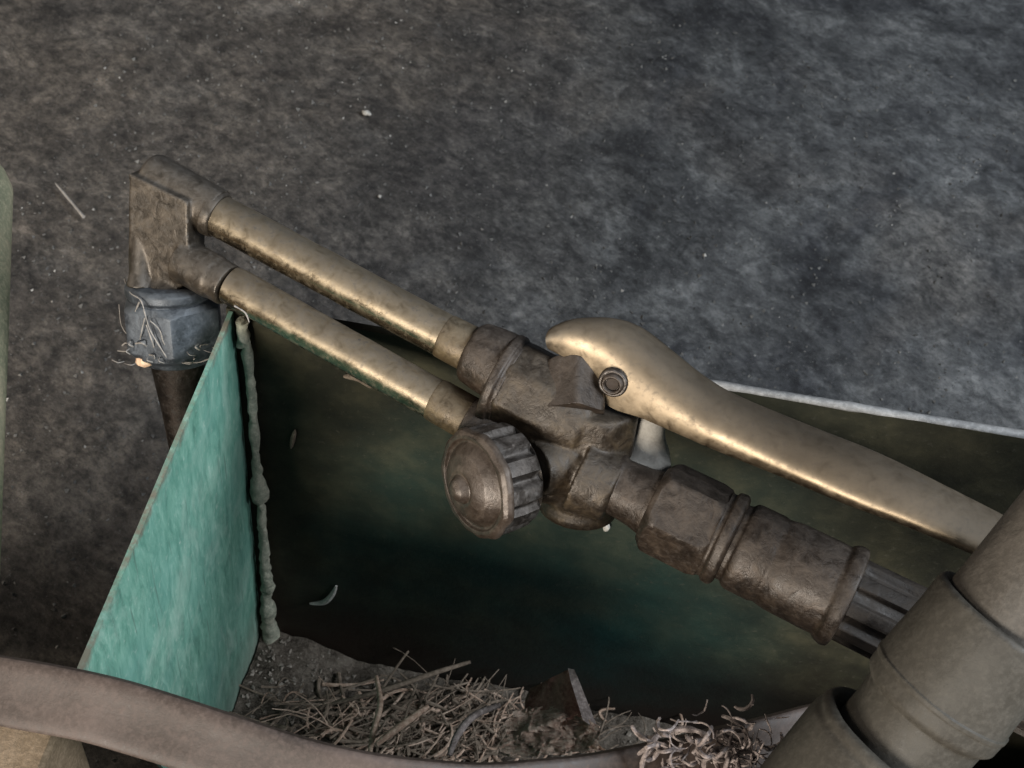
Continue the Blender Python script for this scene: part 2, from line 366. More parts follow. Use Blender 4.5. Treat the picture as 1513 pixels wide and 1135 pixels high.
# ------------------------------------------------------------------ green steel bin
bin_ = thing('steel_bin', (0, 0, GROUND), 'green painted steel bin with a bright side panel and a grimy dark back panel', 'bin')
YF = -71.0; XR = 350.0             # the walls lean outwards towards the front
def panel(name, quad, off, mat, nx, ny, amp):
    """a plate with slight dents: quad = 4 corners of the inner face, off = thickness vector"""
    mb = MB(); vs = []; fs = []; a, b, c, d = [Vector(q) for q in quad]; o = Vector(off)
    for s in (0, 1):
        for j in range(ny + 1):
            for i in range(nx + 1):
                u, v = i / nx, j / ny
                p = a * (1 - u) * (1 - v) + b * u * (1 - v) + c * u * v + d * (1 - u) * v
                vs.append(p + o * s + o.normalized() * amp * noise.noise(p * 0.02))
    n1 = (nx + 1) * (ny + 1)
    for s in (0, 1):
        for j in range(ny):
            for i in range(nx):
                k = s * n1 + j * (nx + 1) + i; fs.append([k, k + 1, k + nx + 2, k + nx + 1])
    rim = [i for i in range(nx + 1)] + [j * (nx + 1) + nx for j in range(1, ny + 1)] + [ny * (nx + 1) + i for i in range(nx - 1, -1, -1)] + [j * (nx + 1) for j in range(ny - 1, 0, -1)]
    for k in range(len(rim)):
        p, q = rim[k], rim[(k + 1) % len(rim)]; fs.append([p, q, q + n1, p + n1])
    mb.add(vs, fs); return build(name, mb, mat, bin_, 50)
side = panel('side_panel', [(0, YF, FLOOR), (0, -0.5, FLOOR), (0, -0.5, -0.5), (0, -117, 0)], (-1.3, 0, 0), 'paint', 40, 40, 0.5)
side['label'] = 'bright scratched green side panel'
back = panel('back_panel', [(-2.2, 0, FLOOR), (XR, 0, FLOOR), (XR, 0, 18.5), (-2.2, 0, -0.3)], (0, 2.4, 0), 'grime', 60, 30, 0.6)
back['label'] = 'dark grime covered back panel'
panel('unseen_front_panel', [(0, YF, FLOOR), (XR, YF, FLOOR), (XR, -91, -110), (0, -91, -110)], (0, -2.4, 0), 'grime', 20, 8, 0.5)  # unseen wall, added and cut low to shape doorway light on the back panel
panel('side_panel', [(XR, YF, FLOOR), (XR, 0, FLOOR), (XR, 0, 0), (XR, -117, 0)], (2.2, 0, 0), 'paint', 20, 20, 0.5)  # unseen right wall, added to shade the right part of the floor
panel('floor_panel', [(-2, YF, FLOOR), (XR, YF, FLOOR), (XR, 0, FLOOR), (-2, 0, FLOOR)], (0, 0, -3), 'grime', 20, 12, 0.5)
# pale strip painting the window light on the back panel's top edge
mb = MB(); pts = [Vector((110 + 238 * i / 60, 1.2, -0.3 + 18.8 * (112.2 + 238 * i / 60) / 352.2 + 0.2 * noise.noise(Vector((i * 0.7, 0, 0))))) for i in range(61)]
tube(mb, pts, [1.25 + 0.25 * noise.noise(Vector((i * 0.6, 5, 0))) for i in range(61)], 8)
build('lit_edge_strip', mb, 'edge', bin_, 60, )
# weld bead down the corner: a run of lumps
def weld(z0, z1, r0, r1, lump, off):
    mb = MB(); n = 26; pts = []; rad = []
    for i in range(n + 1):
        t = i / n; z = z0 + (z1 - z0) * t
        pts.append(Vector((off + 0.6 * noise.noise(Vector((0, 2, z * 0.08))), -2.6 + 0.5 * noise.noise(Vector((4, 2, z * 0.08))), z)))
        rad.append(max(0.5, (r0 + (r1 - r0) * t) * (0.85 + 0.35 * noise.noise(Vector((7, 2, z * 0.12)))) + lump * math.exp(-((t - 0.93) / 0.09) ** 2)))
    rad[0] *= 0.5; rad[-1] *= 0.5
    tube(mb, pts, rad, 16)
    mb.v = [v + Vector((noise.noise(v * 0.35), noise.noise(v * 0.35 + Vector((9, 0, 0))), noise.noise(v * 0.5 + Vector((0, 9, 0))))) * 0.9 for v in mb.v]
    return build('weld_bead', mb, 'weld', bin_, 60)
weld(-1, -12, 2.6, 1.8, 0, 3.0); weld(-9, -92, 1.7, 1.6, 1.7, 4.2); weld(-88, -150, 1.5, 2.4, 0.4, 4.4); weld(-146, -190, 2.2, 4.0, 1.0, 4.0)

# ------------------------------------------------------------------ cutting torch
dep = lambda x: 378 - 0.036 * (x - 700)
def T(x, y, off=0): return P(x, y, dep(x) + off)
S = 378 / F                                   # mm for one pixel at the torch
torch = thing('cutting_torch', T(744, 562), 'old brass gas cutting torch with two tubes, a long lever and a round knob', 'torch')

u0, u1 = T(318, 316), T(662, 499); l0, l1 = T(345, 423), T(655, 597)
ua, la = (u1 - u0).normalized(), (l1 - l0).normalized()
def rod(name, a, b, r, mat):
    mb = MB(); d = (b - a); n = 24
    prof = [(0, r * 0.96)] + [(d.length * i / n, r + 0.05 * noise.noise(Vector((i * 0.5, r, 0)))) for i in range(1, n)] + [(d.length, r)]
    lathe(mb, a, d, prof, 40, b=0, wob=0.07); return build(name, mb, mat, torch)
rod('upper_tube', u0 - ua * 1, u1 + ua * 6, 5.95, 'brass')
rod('lower_tube', l0 - la * 1, l1 + la * 6, 5.6, 'brass')
# collars where the tubes enter head and body
def ring(name, o, a, prof, mat, **k):
    mb = MB(); lathe(mb, o, a, prof, **k); return build(name, mb, mat, torch)
ring('tube_collar', u0 - ua * 1.6, ua, [(0, 5.2), (0, 6.75), (2.0, 6.75), (3.2, 6.4), (3.2, 5.2)], 'headmetal', b=0.5, wob=0.15)
ring('tube_collar', u1 - ua * 1.5, ua, [(0, 5.3), (0.2, 6.1), (1.5, 6.25), (8.0, 6.4), (9.0, 6.2), (9.0, 5.0)], 'block', b=0.8, wob=0.2)
ring('tube_collar', l1 - la * 3.0, la, [(0, 5.1), (0.2, 5.75), (1.5, 5.9), (10.5, 6.1), (11.5, 5.9), (11.5, 4.6)], 'block', b=0.8, wob=0.2)
# socket between upper tube and flange
ring('socket', u1 + ua * 6.5, ua, [(0, 4.5), (0.2, 7.2), (1.6, 8.6), (6.0, 9.2), (9.5, 9.6), (12, 9.8), (12, 5)], 'bronze', b=1.6, wob=0.3)
ring('socket', l1 + la * 7.5, la, [(0, 4.5), (0.2, 6.4), (4.0, 7.0), (14, 7.4), (14, 4)], 'bronze', b=1.0, wob=0.3)

# head ----------------------------------------------------------------
DN = cdir(-0.01, 0.92, -0.40)                   # the nozzle points down behind the side panel
mb = MB()
hA, hB = T(221, 257), T(322, 313)
ha = (hB - hA).normalized()
lathe(mb, hA - ha * 1.0, ha, [(0, 4.6), (1.0, 6.2), (2.6, 6.6), ((hB - hA).length + 1, 6.5)], 40, b=1.2)
bA, bB = T(268, 383, 2), T(338, 422)
lathe(mb, bA, bB - bA, [(0, 6.2), ((bB - bA).length - 5, 6.4), ((bB - bA).length - 4.5, 6.0), ((bB - bA).length, 6.0)], 40, b=0.8)
# web between the two bores
NUT = P(253, 426, 405)                         # top of the nut
wn = ha.cross(DN).normalized()
wn = wn if wn.dot(FW) < 0 else -wn
wo = T(250, 320)
def inweb(x, y):
    r = ray(x, y); return CAM + r * ((wo - CAM).dot(wn) / r.dot(wn))
web = [(205, 250), (291, 292), (293, 404), (264, 434), (250, 410), (232, 396), (224, 434), (203, 426)]
wv = [inweb(*q) + wn * 4.8 for q in web] + [inweb(*q) - wn * 4.0 for q in web]
mb.add(wv, [list(range(8)), list(range(15, 7, -1))] + [[i, (i + 1) % 8, (i + 1) % 8 + 8, i + 8] for i in range(8)])
lathe(mb, T(214, 268), T(207, 428, 5) - T(214, 268), [(0, 3.2), (3, 3.4), (26, 3.2), (30, 4.0)], 24, b=1)
s0 = T(238, 300, 7)
lathe(mb, s0, NUT + DN * 2 - s0, [(0, 5.0), (14, 5.6), ((NUT - s0).length - 3, 7.5), ((NUT - s0).length + 2, 10.5)], 40, b=1)
head = build('head', mb, 'headmetal', torch); fuse(head, 0.42, 7)
mb = MB(); lathe(mb, NUT - DN * 3, DN, [(0.5, 7), (0.5, 11.6), (1.6, 13.0), (4.0, 13.0), (4.6, 12.2), (7, 12.0)], 56, b=0.6, wob=0.2)
build('nut_flange', mb, 'steel', torch)
mb = MB()
lathe(mb, NUT + DN * 2, DN, [(0, 9), (0, 12.2), (2.2, 15.0), (14, 15.0), (16.5, 13.0), (17.5, 11.2), (19.5, 10.6), (19.5, 6)], 96, rf=hexf(13.2), b=0.5, ph=R(42), wob=0.05)
build('tip_nut', mb, 'steel', torch, 30)
mb = MB(); lathe(mb, NUT + DN * 19, DN, [(0, 6), (0, 8.4), (4, 8.0), (20, 6.0), (34, 4.8), (35, 4.2), (35, 1.5), (33, 1.2)], 40, b=0.6)
build('nozzle', mb, 'soot_shade', torch)

# body ----------------------------------------------------------------
fl = T(747, 563); fa = (T(840, 612) - T(747, 563)).normalized()
mb = MB()
lathe(mb, fl - fa * 2.2, fa, [(0, 7), (0, 12.6), (0.6, 13.2), (2.4, 13.2), (3.0, 12.4), (4.2, 12.4), (4.2, 6)], 72, b=0.5, wob=0.25)
build('flange', mb, 'bronze', torch)
vt, vb = T(880, 590), T(852, 752, 16)
va = (vb - vt).normalized(); VL = (vb - vt).length
mb = MB()
lathe(mb, vt, va, [(0, 10), (0.2, 11.6), (2.5, 12.4), (9, 12.6), (17, 12.6), (24, 11.8), (VL - 4, 10.6), (VL - 3, 11.4), (VL, 11.0), (VL + 0.5, 6)], 96, rf=hexf(11.9, 8), b=1.2)
lathe(mb, fl + fa * 0.5, fa, [(0, 6), (0, 12.0), (1.2, 12.8), (11, 13.0), (17, 12.2), (25, 10.0), (26, 6)], 96, rf=hexf(12.0, 8), b=1.0, ph=R(20))
lathe(mb, T(868, 704), cdir(0.9, 0.44, 0.16), [(-2, 11), (6, 9.4), (8, 9.2), (8.6, 7)], 40, b=1)
ks = cdir(-0.79, 0.20, 0.58)
kc = T(835, 678, 2)
lathe(mb, kc - ks * 3, ks, [(0, 10), (6, 9.6), (9, 8.0), (14, 7.4)], 40, b=1)
lathe(mb, T(812, 640, 6), cdir(0.12, 0.9, -0.2), [(-3, 10), (16, 9.5), (18, 6)], 32, b=2)
body = build('valve_body', mb, 'body', torch); fuse(body, 0.5, 4)
mb = MB(); lathe(mb, T(848, 582, -4), cdir(0.05, -0.85, -0.35), [(-6, 6.5), (-6, 8.6), (7.2, 8.6), (8.0, 8.0), (8.2, 6.0)], 96, rf=hexf(7.8), b=0.5, ph=R(3), wob=0.15)
build('plunger', mb, 'bronze', torch, 30)
# knob ----------------------------------------------------------------
kf = P(701, 716, dep(701) - 16)               # centre of the face
NF = 12
def flute(th, t, r):
    s = (math.cos(NF * th) * 0.5 + 0.5)
    return r - 1.55 * (1 - min(1, s * 2.2)) if 1.5 < t < 11.8 else r
mb = MB()
lathe(mb, kf, -ks, [(0.6, 8), (0.2, 12.2), (0.3, 13.4), (1.0, 14.2), (1.7, 14.4), (2.6, 14.4), (6, 14.5), (10.8, 14.2), (11.6, 13.8), (12.6, 12.6), (13.6, 10), (13.8, 5)], 240, rf=flute, b=0.35, wob=0.25)
kn = build('valve_knob', mb, 'knobside', torch, 42)
mb = MB()
def chip(th, t, r): return r + (0.9 * noise.noise(Vector((math.cos(th) * 3, math.sin(th) * 3, 1))) if r > 13.2 else 0)
lathe(mb, kf, -ks, [(-7.2, 0.0), (-7.0, 1.3), (-6.2, 2.6), (-5.0, 3.4), (-4.2, 3.9), (-4.5, 4.8), (-4.0, 6.2), (-2.8, 8.6), (-1.0, 10.4), (0.2, 11.3), (-0.1, 11.9), (-0.9, 12.3), (-0.9, 13.2), (-0.1, 14.3), (0.9, 14.7), (1.8, 14.6), (1.8, 11)], 120, rf=chip, b=0.25, wob=0.18)
build('knob_face', mb, 'knobface', kn)
mb = MB(); lathe(mb, kf - ks * 13.0, -ks, [(0, 5), (0, 7.6), (2.5, 7.8), (3, 7.0), (8, 7.0)], 48, rf=hexf(7.2), b=0.5)
build('packing_nut', mb, 'bronze', torch, 30)

# rear fittings ---------------------------------------------------------
r0 = T(890, 707); ra = (T(1330, 922) - r0).normalized()
k = S
def rp(lst): return [(s * k * 0.865, r * k * 0.955) for s, r in lst]
mb = MB(); lathe(mb, r0, ra, rp([(-14, 20), (-14, 46), (2, 47), (6, 41), (13, 41), (16, 47), (24, 48), (30, 44), (70, 47), (98, 53), (108, 50)]), 56, b=0.5, wob=0.25)
build('neck', mb, 'bronze', torch)
mb = MB()
lathe(mb, r0, ra, rp([(92, 40), (92, 58), (104, 70), (112, 73), (190, 74), (204, 70), (208, 66), (214, 66), (217, 72), (232, 73), (238, 66), (238, 40)]), 96, rf=hexf(lambda t: 61.5 * k if t < 206 * k * 0.865 else 999), b=0.6, ph=R(14), wob=0.25)
build('union_nut', mb, 'bronze', torch, 30)
mb = MB()
lathe(mb, r0, ra, rp([(232, 40), (232, 60), (246, 61), (250, 66), (258, 69), (300, 68), (308, 66), (316, 68), (330, 70), (400, 71), (414, 70), (420, 76), (432, 79), (441, 78), (444, 73), (440, 66), (432, 60)]), 72, b=0.9, wob=0.35)
build('gland_nut', mb, 'bronze', torch)
def rib(th, t, r): return r - 2.1 * (0.5 + 0.5 * math.tanh(5 * (math.cos(9 * th + 0.5) - 0.15))) * (1 if t > 2 else 0)
mb = MB(); lathe(mb, r0 + ra * 436 * k * 0.865, ra, [(-4, 6), (-4, 10.8), (0, 11.3), (2.2, 11.3), (20, 11.5), (40, 11.7), (60, 11.8), (90, 11.8), (92, 9)], 180, rf=rib, b=0.3, wob=0.15)
build('fluted_handle', mb, 'grip', torch, 50)
# grey bracket behind the lever
mb = MB()
lathe(mb, T(957, 612, 8), cdir(0.0, 0.95, -0.15), [(0, 4.2), (0.5, 4.8), (6, 4.7), (10, 6.0), (14, 6.6), (17, 5)], 32, b=1)
lathe(mb, T(925, 700, 6), cdir(0.9, -0.1, 0), [(0, 3.5), (0.5, 5.0), (9, 6.0), (12, 3)], 32, b=1)
br = build('lever_bracket', mb, 'bracket', torch); fuse(br, 0.5, 5); br['label'] = 'pale grey bracket under the lever'

# lever -----------------------------------------------------------------
top = [(809, 490), (818, 482), (850, 471), (905, 470), (950, 485), (1000, 523), (1042, 556), (1092, 585), (1200, 630), (1300, 670), (1400, 719), (1500, 770), (1600, 825)]
rid = [(805, 502), (815, 497), (843, 494), (890, 508), (938, 543), (990, 587), (1040, 622), (1092, 650), (1190, 701), (1280, 741), (1372, 779), (1470, 821), (1570, 867)]
bot = [(810, 516), (822, 522), (848, 535), (880, 555), (897, 598), (950, 619), (1010, 645), (1058, 666), (1152, 704), (1246, 744), (1340, 779), (1440, 821), (1542, 868)]
LOFF = -11
secs = []
tp, rp_, bp = [spline([Vector((*p, 0)) for p in e], 20) for e in (top, rid, bot)]
for a, b_, c in zip(tp, rp_, bp):
    r = P(b_.x, b_.y, dep(b_.x) + LOFF)
    du = (b_ - a).length * S; db = (c - b_).length * S
    t_ = P(a.x, a.y, dep(a.x) + LOFF + 0.80 * du)
    bb = P(c.x, c.y, dep(c.x) + LOFF + 0.46 * db)
    upn = ((t_ - r).cross(Vector((1, 0, 0)))); upn = Vector((0, 0, 1))
    crown = 0.17 * (t_ - r).length
    lp = []
    for q, h in ((0.45, 1.0), (0.6, 0.97), (0.75, 0.78), (0.86, 0.5), (0.94, 0.22)):
        lp.append(r.lerp(t_, q) + upn * crown * h)
    tb = t_ + (bb - r) * 0.55
    lp += [t_, t_.lerp(tb, 0.4) + Vector((0, 0.3, 0)), tb, bb.lerp(tb, 0.75), bb.lerp(tb, 0.12), bb]
    A_ = bb.lerp(r, 0.30) + cdir(-0.3, 0.5, 0.6) * 0.3; B_ = r.lerp(t_, 0.36) + upn * crown * 0.95
    C_ = r + cdir(-0.1, 0.2, 0.8) * 0.9 + upn * 0.5
    lp.append(bb.lerp(r, 0.12) + cdir(-0.3, 0.5, 0.6) * 0.18)
    for i_ in range(11):
        q = i_ / 10; lp.append(A_ * (1 - q) ** 2 + C_ * 2 * q * (1 - q) + B_ * q * q)
    secs.append(lp)
mb = MB(); n = len(secs[0]); vs = [v for s_ in secs for v in s_]; fs = []
for i in range(len(secs) - 1):
    for q in range(n):
        q2 = (q + 1) % n; fs.append([i * n + q, i * n + q2, (i + 1) * n + q2, (i + 1) * n + q])
fs.append(list(range(n))[::-1]); fs.append([(len(secs) - 1) * n + q for q in range(n)])
mb.add(vs, fs)
lever = build('lever', mb, 'lever', torch, 80)
pc = P(905, 567, dep(905) + LOFF + 1.4); pn = cdir(-0.30, 0.42, 0.85)
mb = MB(); lathe(mb, pc - pn * 3, pn, [(0, 1), (0, 3.0), (3.6, 3.0), (4.2, 2.6), (4.3, 2.2), (3.9, 1.9), (0.6, 1.7), (0.6, 0)], 32, b=0.2)
build('pivot_pin', mb, 'bronze', lever)
mb = MB(); lathe(mb, pc - pn * 3, pn, [(0, 2.5), (0, 3.9), (2.9, 3.9), (3.2, 3.5), (3.0, 2.5)], 32, b=0.2)
build('washer', mb, 'knobside', lever)
mb = MB(); lathe(mb, pc + pn * 0.2, pn, [(0, 1.75), (0.15, 1.6), (0.2, 0)], 24, b=0)
build('bore_shade_disc', mb, 'soot_shade', lever)  # dark disc in place of the shade inside the pin's hole

# ------------------------------------------------------------------ pipe coupling in the foreground
D0 = 300.0; kk = D0 / F
cc = P(1425, 982, D0); ca = cdir(-0.555, 0.832, -0.26)
coup = thing('pipe_coupling', cc, 'thick taupe plastic pipe with a stepped coupling lying across the torch handle', 'pipe')
def cp(l): return [(s * kk * 1.03, r * kk) for s, r in l]
mb = MB(); lathe(mb, cc, ca, cp([(-620, 60), (-620, 86), (-400, 87), (-250, 88), (-120, 89), (-84, 89), (-84, 60)]), 72, b=0.6, wob=0.35); build('pipe', mb, 'pipe', coup)
mb = MB(); lathe(mb, cc, ca, cp([(-86, 88), (-91, 96), (-90, 103), (-84, 107), (-40, 108), (30, 110), (46, 111), (48, 113.5), (54, 113), (57, 111), (78, 110), (86, 104), (90, 98), (120, 97), (168, 97), (168, 60)]), 96, b=0.7, wob=0.3); build('collar', mb, 'coupling', coup)
mb = MB(); lathe(mb, cc, ca, cp([(200, 100), (168, 106), (156, 114), (152, 121), (156, 128), (164, 131), (172, 130), (180, 134), (200, 136), (300, 137), (520, 138), (520, 90)]), 96, b=0.6, wob=0.3); build('sleeve', mb, 'coupling', coup)

# ------------------------------------------------------------------ hose sagging across the front of the bin
hp = [(-200, 985, 330), (-60, 1008, 322), (0, 1020, 319), (120, 1042, 315), (230, 1072, 312), (330, 1106, 310), (450, 1144, 310), (580, 1170, 312), (720, 1178, 318), (850, 1166, 326), (960, 1146, 336), (1100, 1112, 352), (1240, 1076, 368), (1380, 1045, 385), (1500, 1030, 400)]
pts = spline([P(*q) for q in hp], 8)
mb = MB(); vs = []; fs = []; n = 28                 # squashed flat: wide face to the front, thin from edge to edge
for i, p in enumerate(pts):
    d = (pts[min(i + 1, len(pts) - 1)] - pts[max(i - 1, 0)]).normalized()
    wd = FW.cross(d).normalized(); th = d.cross(wd).normalized()
    for k_ in range(n):
        a = 2 * math.pi * k_ / n; ce, se = math.cos(a), math.sin(a)
        q = p + wd * 7.8 * math.copysign(abs(ce) ** 0.6, ce) + th * 2.0 * math.copysign(abs(se) ** 0.4, se) * (1 - 0.22 * math.exp(-(ce / 0.3) ** 2))
        vs.append(q + (wd + th) * 0.35 * noise.noise(q * 0.06))
for i in range(len(pts) - 1):
    for k_ in range(n):
        k2 = (k_ + 1) % n; fs.append([i * n + k_, i * n + k2, (i + 1) * n + k2, (i + 1) * n + k_])
fs.append(list(range(n))[::-1]); fs.append([(len(pts) - 1) * n + k_ for k_ in range(n)])
mb.add(vs, fs)
tag(build('rubber_hose', mb, 'hose', base=pts[0]), 'faded brown flattened rubber hose sagging across the front of the green bin', 'hose')

# ------------------------------------------------------------------ timber at the lower left and mossy stake at the left edge
q = on(76, 1105, 2, -70)
mb = MB(); box(mb, (q.x - 120, q.y - 160, GROUND), (q.x, q.y + 14, -70)); tb = build('timber_block', mb, 'timber', base=(q.x - 60, q.y - 70, GROUND)); bevel(tb, 1.5)
tag(tb, 'light brown timber block under the hose in the bottom left corner', 'timber')
mb = MB(); vs = []; fs = []; nx, ny = 40, 60
for j in range(ny + 1):
    for i in range(nx + 1):
        x = q.x + 1.5 + (75 - q.x - 1.5) * i / nx; y = -290 + 158.5 * j / ny
        z = -44 + 2.4 * noise.noise(Vector((x * 0.12, y * 0.35, 2))) + 1.2 * noise.noise(Vector((x * 0.5, y * 0.9, 2)))
        vs.append((x, y, z))
n1 = len(vs); vs += [(v[0], v[1], GROUND) for v in vs]
for j in range(ny):
    for i in range(nx):
        a = j * (nx + 1) + i; fs.append([a, a + 1, a + nx + 2, a + nx + 1])
rim = [i for i in range(nx + 1)] + [j * (nx + 1) + nx for j in range(1, ny + 1)] + [ny * (nx + 1) + i for i in range(nx - 1, -1, -1)] + [j * (nx + 1) for j in range(ny - 1, 0, -1)]
for a in range(len(rim)):
    b_, c = rim[a], rim[(a + 1) % len(rim)]; fs.append([b_, c, c + n1, b_ + n1])
mb.add(vs, fs)
tag(build('rotten_timber', mb, 'bark', base=(q.x / 2, q.y - 70, GROUND)), 'dark rough rotten timber beside the light block under the hose', 'timber')

sA, sB = P(-42, 250, 470), P(-70, 760, 420)
mb = MB(); sd = sB - sA
def slab(th, t, r): return r * (1 - 0.06 * abs(math.sin(2 * th))) + 0.7 * noise.noise(Vector((math.cos(th) * 2, math.sin(th) * 2, t * 0.05)))
lathe(mb, sA, sd, [(-4, 5), (0, 10.5), (8, 13.4), (60, 14), (140, 14.2), (200, 14), (260, 14)], 40, rf=slab, b=2)
tag(build('wooden_stake', mb, 'moss', base=sB), 'mossy wooden stake at the far left edge of the photo', 'stake')

# ------------------------------------------------------------------ litter in the bottom of the bin
mb = MB(); vs = []; fs = []; nx, ny = 150, 80
def mound(x, y):
    z = FLOOR + 3 + 9 * math.exp(-(x / 26) ** 2) + 9 * math.exp(-((y + 45) / 30) ** 2) * math.exp(-((x - 70) / 70) ** 2)
    z += 4.0 * noise.noise(Vector((x, y, 0)) * 0.035) + 2.4 * noise.noise(Vector((x, y, 4)) * 0.11) + 1.0 * noise.noise(Vector((x, y, 8)) * 0.35)
    return z
for j in range(ny + 1):
    for i in range(nx + 1):
        x, y = 0.6 + (XR - 2) * i / nx, YF + 2 + (-YF - 2.6) * j / ny
        vs.append((x, y, mound(x, y)))
for j in range(ny):
    for i in range(nx):
        a = j * (nx + 1) + i; fs.append([a, a + 1, a + nx + 2, a + nx + 1])
mb.add(vs, fs)
tag(build('dirt_litter', mb, 'soil', base=(100, -60, FLOOR), angle=70), 'grey brown dust and dirt heaped on the bin floor', 'dirt', kind='stuff')

def stalk(mb, x, y, ang, ln, r, bend, lift, tilt):
    pts = []; p = Vector((x, y, mound(x, y) + lift)); d = Vector((math.cos(ang), math.sin(ang), tilt))
    m = 6
    for i in range(m + 1):
        t = i / m - 0.5
        q = p + d * ln * t + Vector((-math.sin(ang), math.cos(ang), 0)) * bend * (t * t * 4 - 1) + Vector((0, 0, bend * 0.4 * (1 - 4 * t * t)))
        q.z = max(q.z, FLOOR + 2); pts.append(q)
    tube(mb, pts, [r * (1 - 0.5 * i / m) for i in range(m + 1)], 6)
rnd = random.Random(3)
for name, mt, cnt, lab in (('straw_litter', 'straw', 190, 'pinkish dry straw and pine needles scattered on the bin floor'), ('grey_straw_litter', 'straw2', 360, 'grey weathered stalk pieces lying among the straw')):
    mb = MB()
    for i in range(cnt):
        if rnd.random() < 0.72:
            c = on(rnd.gauss(620, 95), rnd.gauss(1088, 30), 2, FLOOR + 8)
        else:
            c = on(rnd.uniform(400, 1180), rnd.uniform(1010, 1130), 2, FLOOR + 8)
        if c.y > -3 or c.x < 3 or c.y < -64: continue
        stalk(mb, c.x, c.y, rnd.gauss(0.5, 0.7) if rnd.random() < 0.7 else rnd.uniform(0, 3.14), rnd.choice((6, 10, 16, 26, 38)) * rnd.uniform(0.7, 1.2), rnd.choice((0.25, 0.35, 0.5, 0.8)), rnd.uniform(-5, 5), rnd.uniform(0.5, 8), rnd.uniform(-0.3, 0.4))
    tag(build(name, mb, mt, base=(60, -60, FLOOR)), lab, 'straw', kind='stuff')
mb = MB(); tet = [Vector((1, 1, 1)), Vector((1, -1, -1)), Vector((-1, 1, -1)), Vector((-1, -1, 1)), Vector((0.9, 0.2, -1.2)), Vector((-0.3, 1.2, 0.9))]
for i in range(900):
    x, y = rnd.uniform(4, 200) ** 1.0, rnd.uniform(-68, -2); x = x if rnd.random() < 0.75 else abs(rnd.gauss(0, 18)) + 2
    r_ = rnd.choice((0.25, 0.35, 0.45, 0.6, 0.9)) ; p = Vector((x, y, mound(x, y) + r_ * 0.3))
    rot_ = Matrix.Rotation(rnd.uniform(0, 6.28), 3, Vector((rnd.random(), rnd.random(), rnd.random() + 0.1)).normalized())
    mb.add([p + rot_ @ Vector((v.x * r_ * rnd.uniform(0.4, 1.3), v.y * r_ * rnd.uniform(0.4, 1.3), v.z * r_ * 0.5)) for v in tet], [[0, 1, 4], [0, 4, 2], [1, 3, 2], [1, 2, 4], [0, 3, 1], [0, 5, 3], [0, 2, 5], [2, 3, 5]])
tag(build('crumb_litter', mb, 'crumb', base=(60, -40, FLOOR), angle=20), 'loose grey crumbs and chips scattered over the dirt in the bin', 'crumbs', kind='stuff')
def single(name, lab, cat, pix, r, mat, group=None):
    pts = spline([P(*q) for q in pix], 6); n = len(pts)
    mb = MB(); tube(mb, pts, [r * (0.6 + 0.8 * math.sin(math.pi * (0.12 + 0.8 * i / n))) for i in range(n)], 10)
    return tag(build(name, mb, mat, base=pts[0]), lab, cat, group)
single('long_twig', 'long thin grey twig slanting up across the straw heap', 'twig', [(490, 1040, 500), (560, 1022, 500), (640, 995, 502), (695, 978, 506)], 0.7, 'straw2')
single('curved_stem', 'pale curved plant stem arching beside the dry leaf', 'stem', [(664, 1116, 468), (676, 1086, 472), (700, 1058, 478), (738, 1042, 484)], 0.95, 'tuft')
single('pink_stalk', 'short thick pinkish stalk standing up in the middle of the straw', 'stalk', [(546, 1118, 468), (552, 1080, 472), (562, 1040, 482), (556, 1000, 492)], 0.75, 'straw')
single('pink_stalk', 'pinkish stalk leaning to the right in the straw', 'stalk', [(556, 1100, 466), (590, 1074, 470), (632, 1044, 478)], 0.95, 'straw')

# dry leaf: folded sheet with a raised tip
def sheet(mb, grid, th=0.5):
    m, n = len(grid), len(grid[0]); vs = []; fs = []
    for s in (0, 1):
        for row in grid:
            for p in row: vs.append(p + FW * th * s)
    o = m * n
    for s in (0, 1):
        for j in range(m - 1):
            for i in range(n - 1):
                a = s * o + j * n + i; fs.append([a, a + 1, a + n + 1, a + n])
    rim = [i for i in range(n)] + [j * n + n - 1 for j in range(1, m)] + [(m - 1) * n + i for i in range(n - 2, -1, -1)] + [j * n for j in range(m - 2, 0, -1)]
    for k_ in range(len(rim)):
        a, b_ = rim[k_], rim[(k_ + 1) % len(rim)]; fs.append([a, b_, b_ + o, a + o])
    mb.add(vs, fs)
def quadgrid(a, b, c, d, n=12, amp=1.6, sd=0):
    g_ = []
    for j in range(n + 1):
        row = []
        for i in range(n + 1):
            u, v = i / n, j / n
            p = a * (1 - u) * (1 - v) + b * u * (1 - v) + c * u * v + d * (1 - u) * v
            row.append(p + (FW * (noise.noise(p * 0.13 + Vector((sd, 0, 0))) + (0.7 * abs(noise.noise(p * 0.30 + Vector((0, sd, 3)))) + 0.4 * abs(noise.noise(p * 0.75 + Vector((0, sd, 7)))) if n > 20 else 0)) + RIGHT * 0.5 * noise.noise(p * 0.17 + Vector((0, sd, 0)))) * amp)
        g_.append(row)
    return g_
leaf = thing('dry_leaf', P(820, 1100, 470), 'curled dry brown leaf with a pointed tip sticking up', 'leaf')
mb = MB(); sheet(mb, quadgrid(P(838, 988, 470), P(848, 990, 468), P(886, 1080, 460), P(862, 1064, 458), 10, 0.8)); lf = build('leaf_tip', mb, 'tuft', leaf, 60); lf['label'] = 'pale upright leaf tip'
mb = MB(); sheet(mb, quadgrid(P(838, 990, 472), P(866, 1062, 462), P(770, 1062, 476), P(782, 1018, 484), 12, 2.5, 3)); build('leaf_fold', mb, 'leaf', leaf, 60)
mb = MB(); sheet(mb, quadgrid(P(742, 1120, 452), P(752, 1052, 472), P(858, 1046, 464), P(905, 1110, 448), 44, 7, 9)); lb = build('leaf_blade', mb, 'blade', leaf, 60); lb['label'] = 'crumpled tan leaf blade'

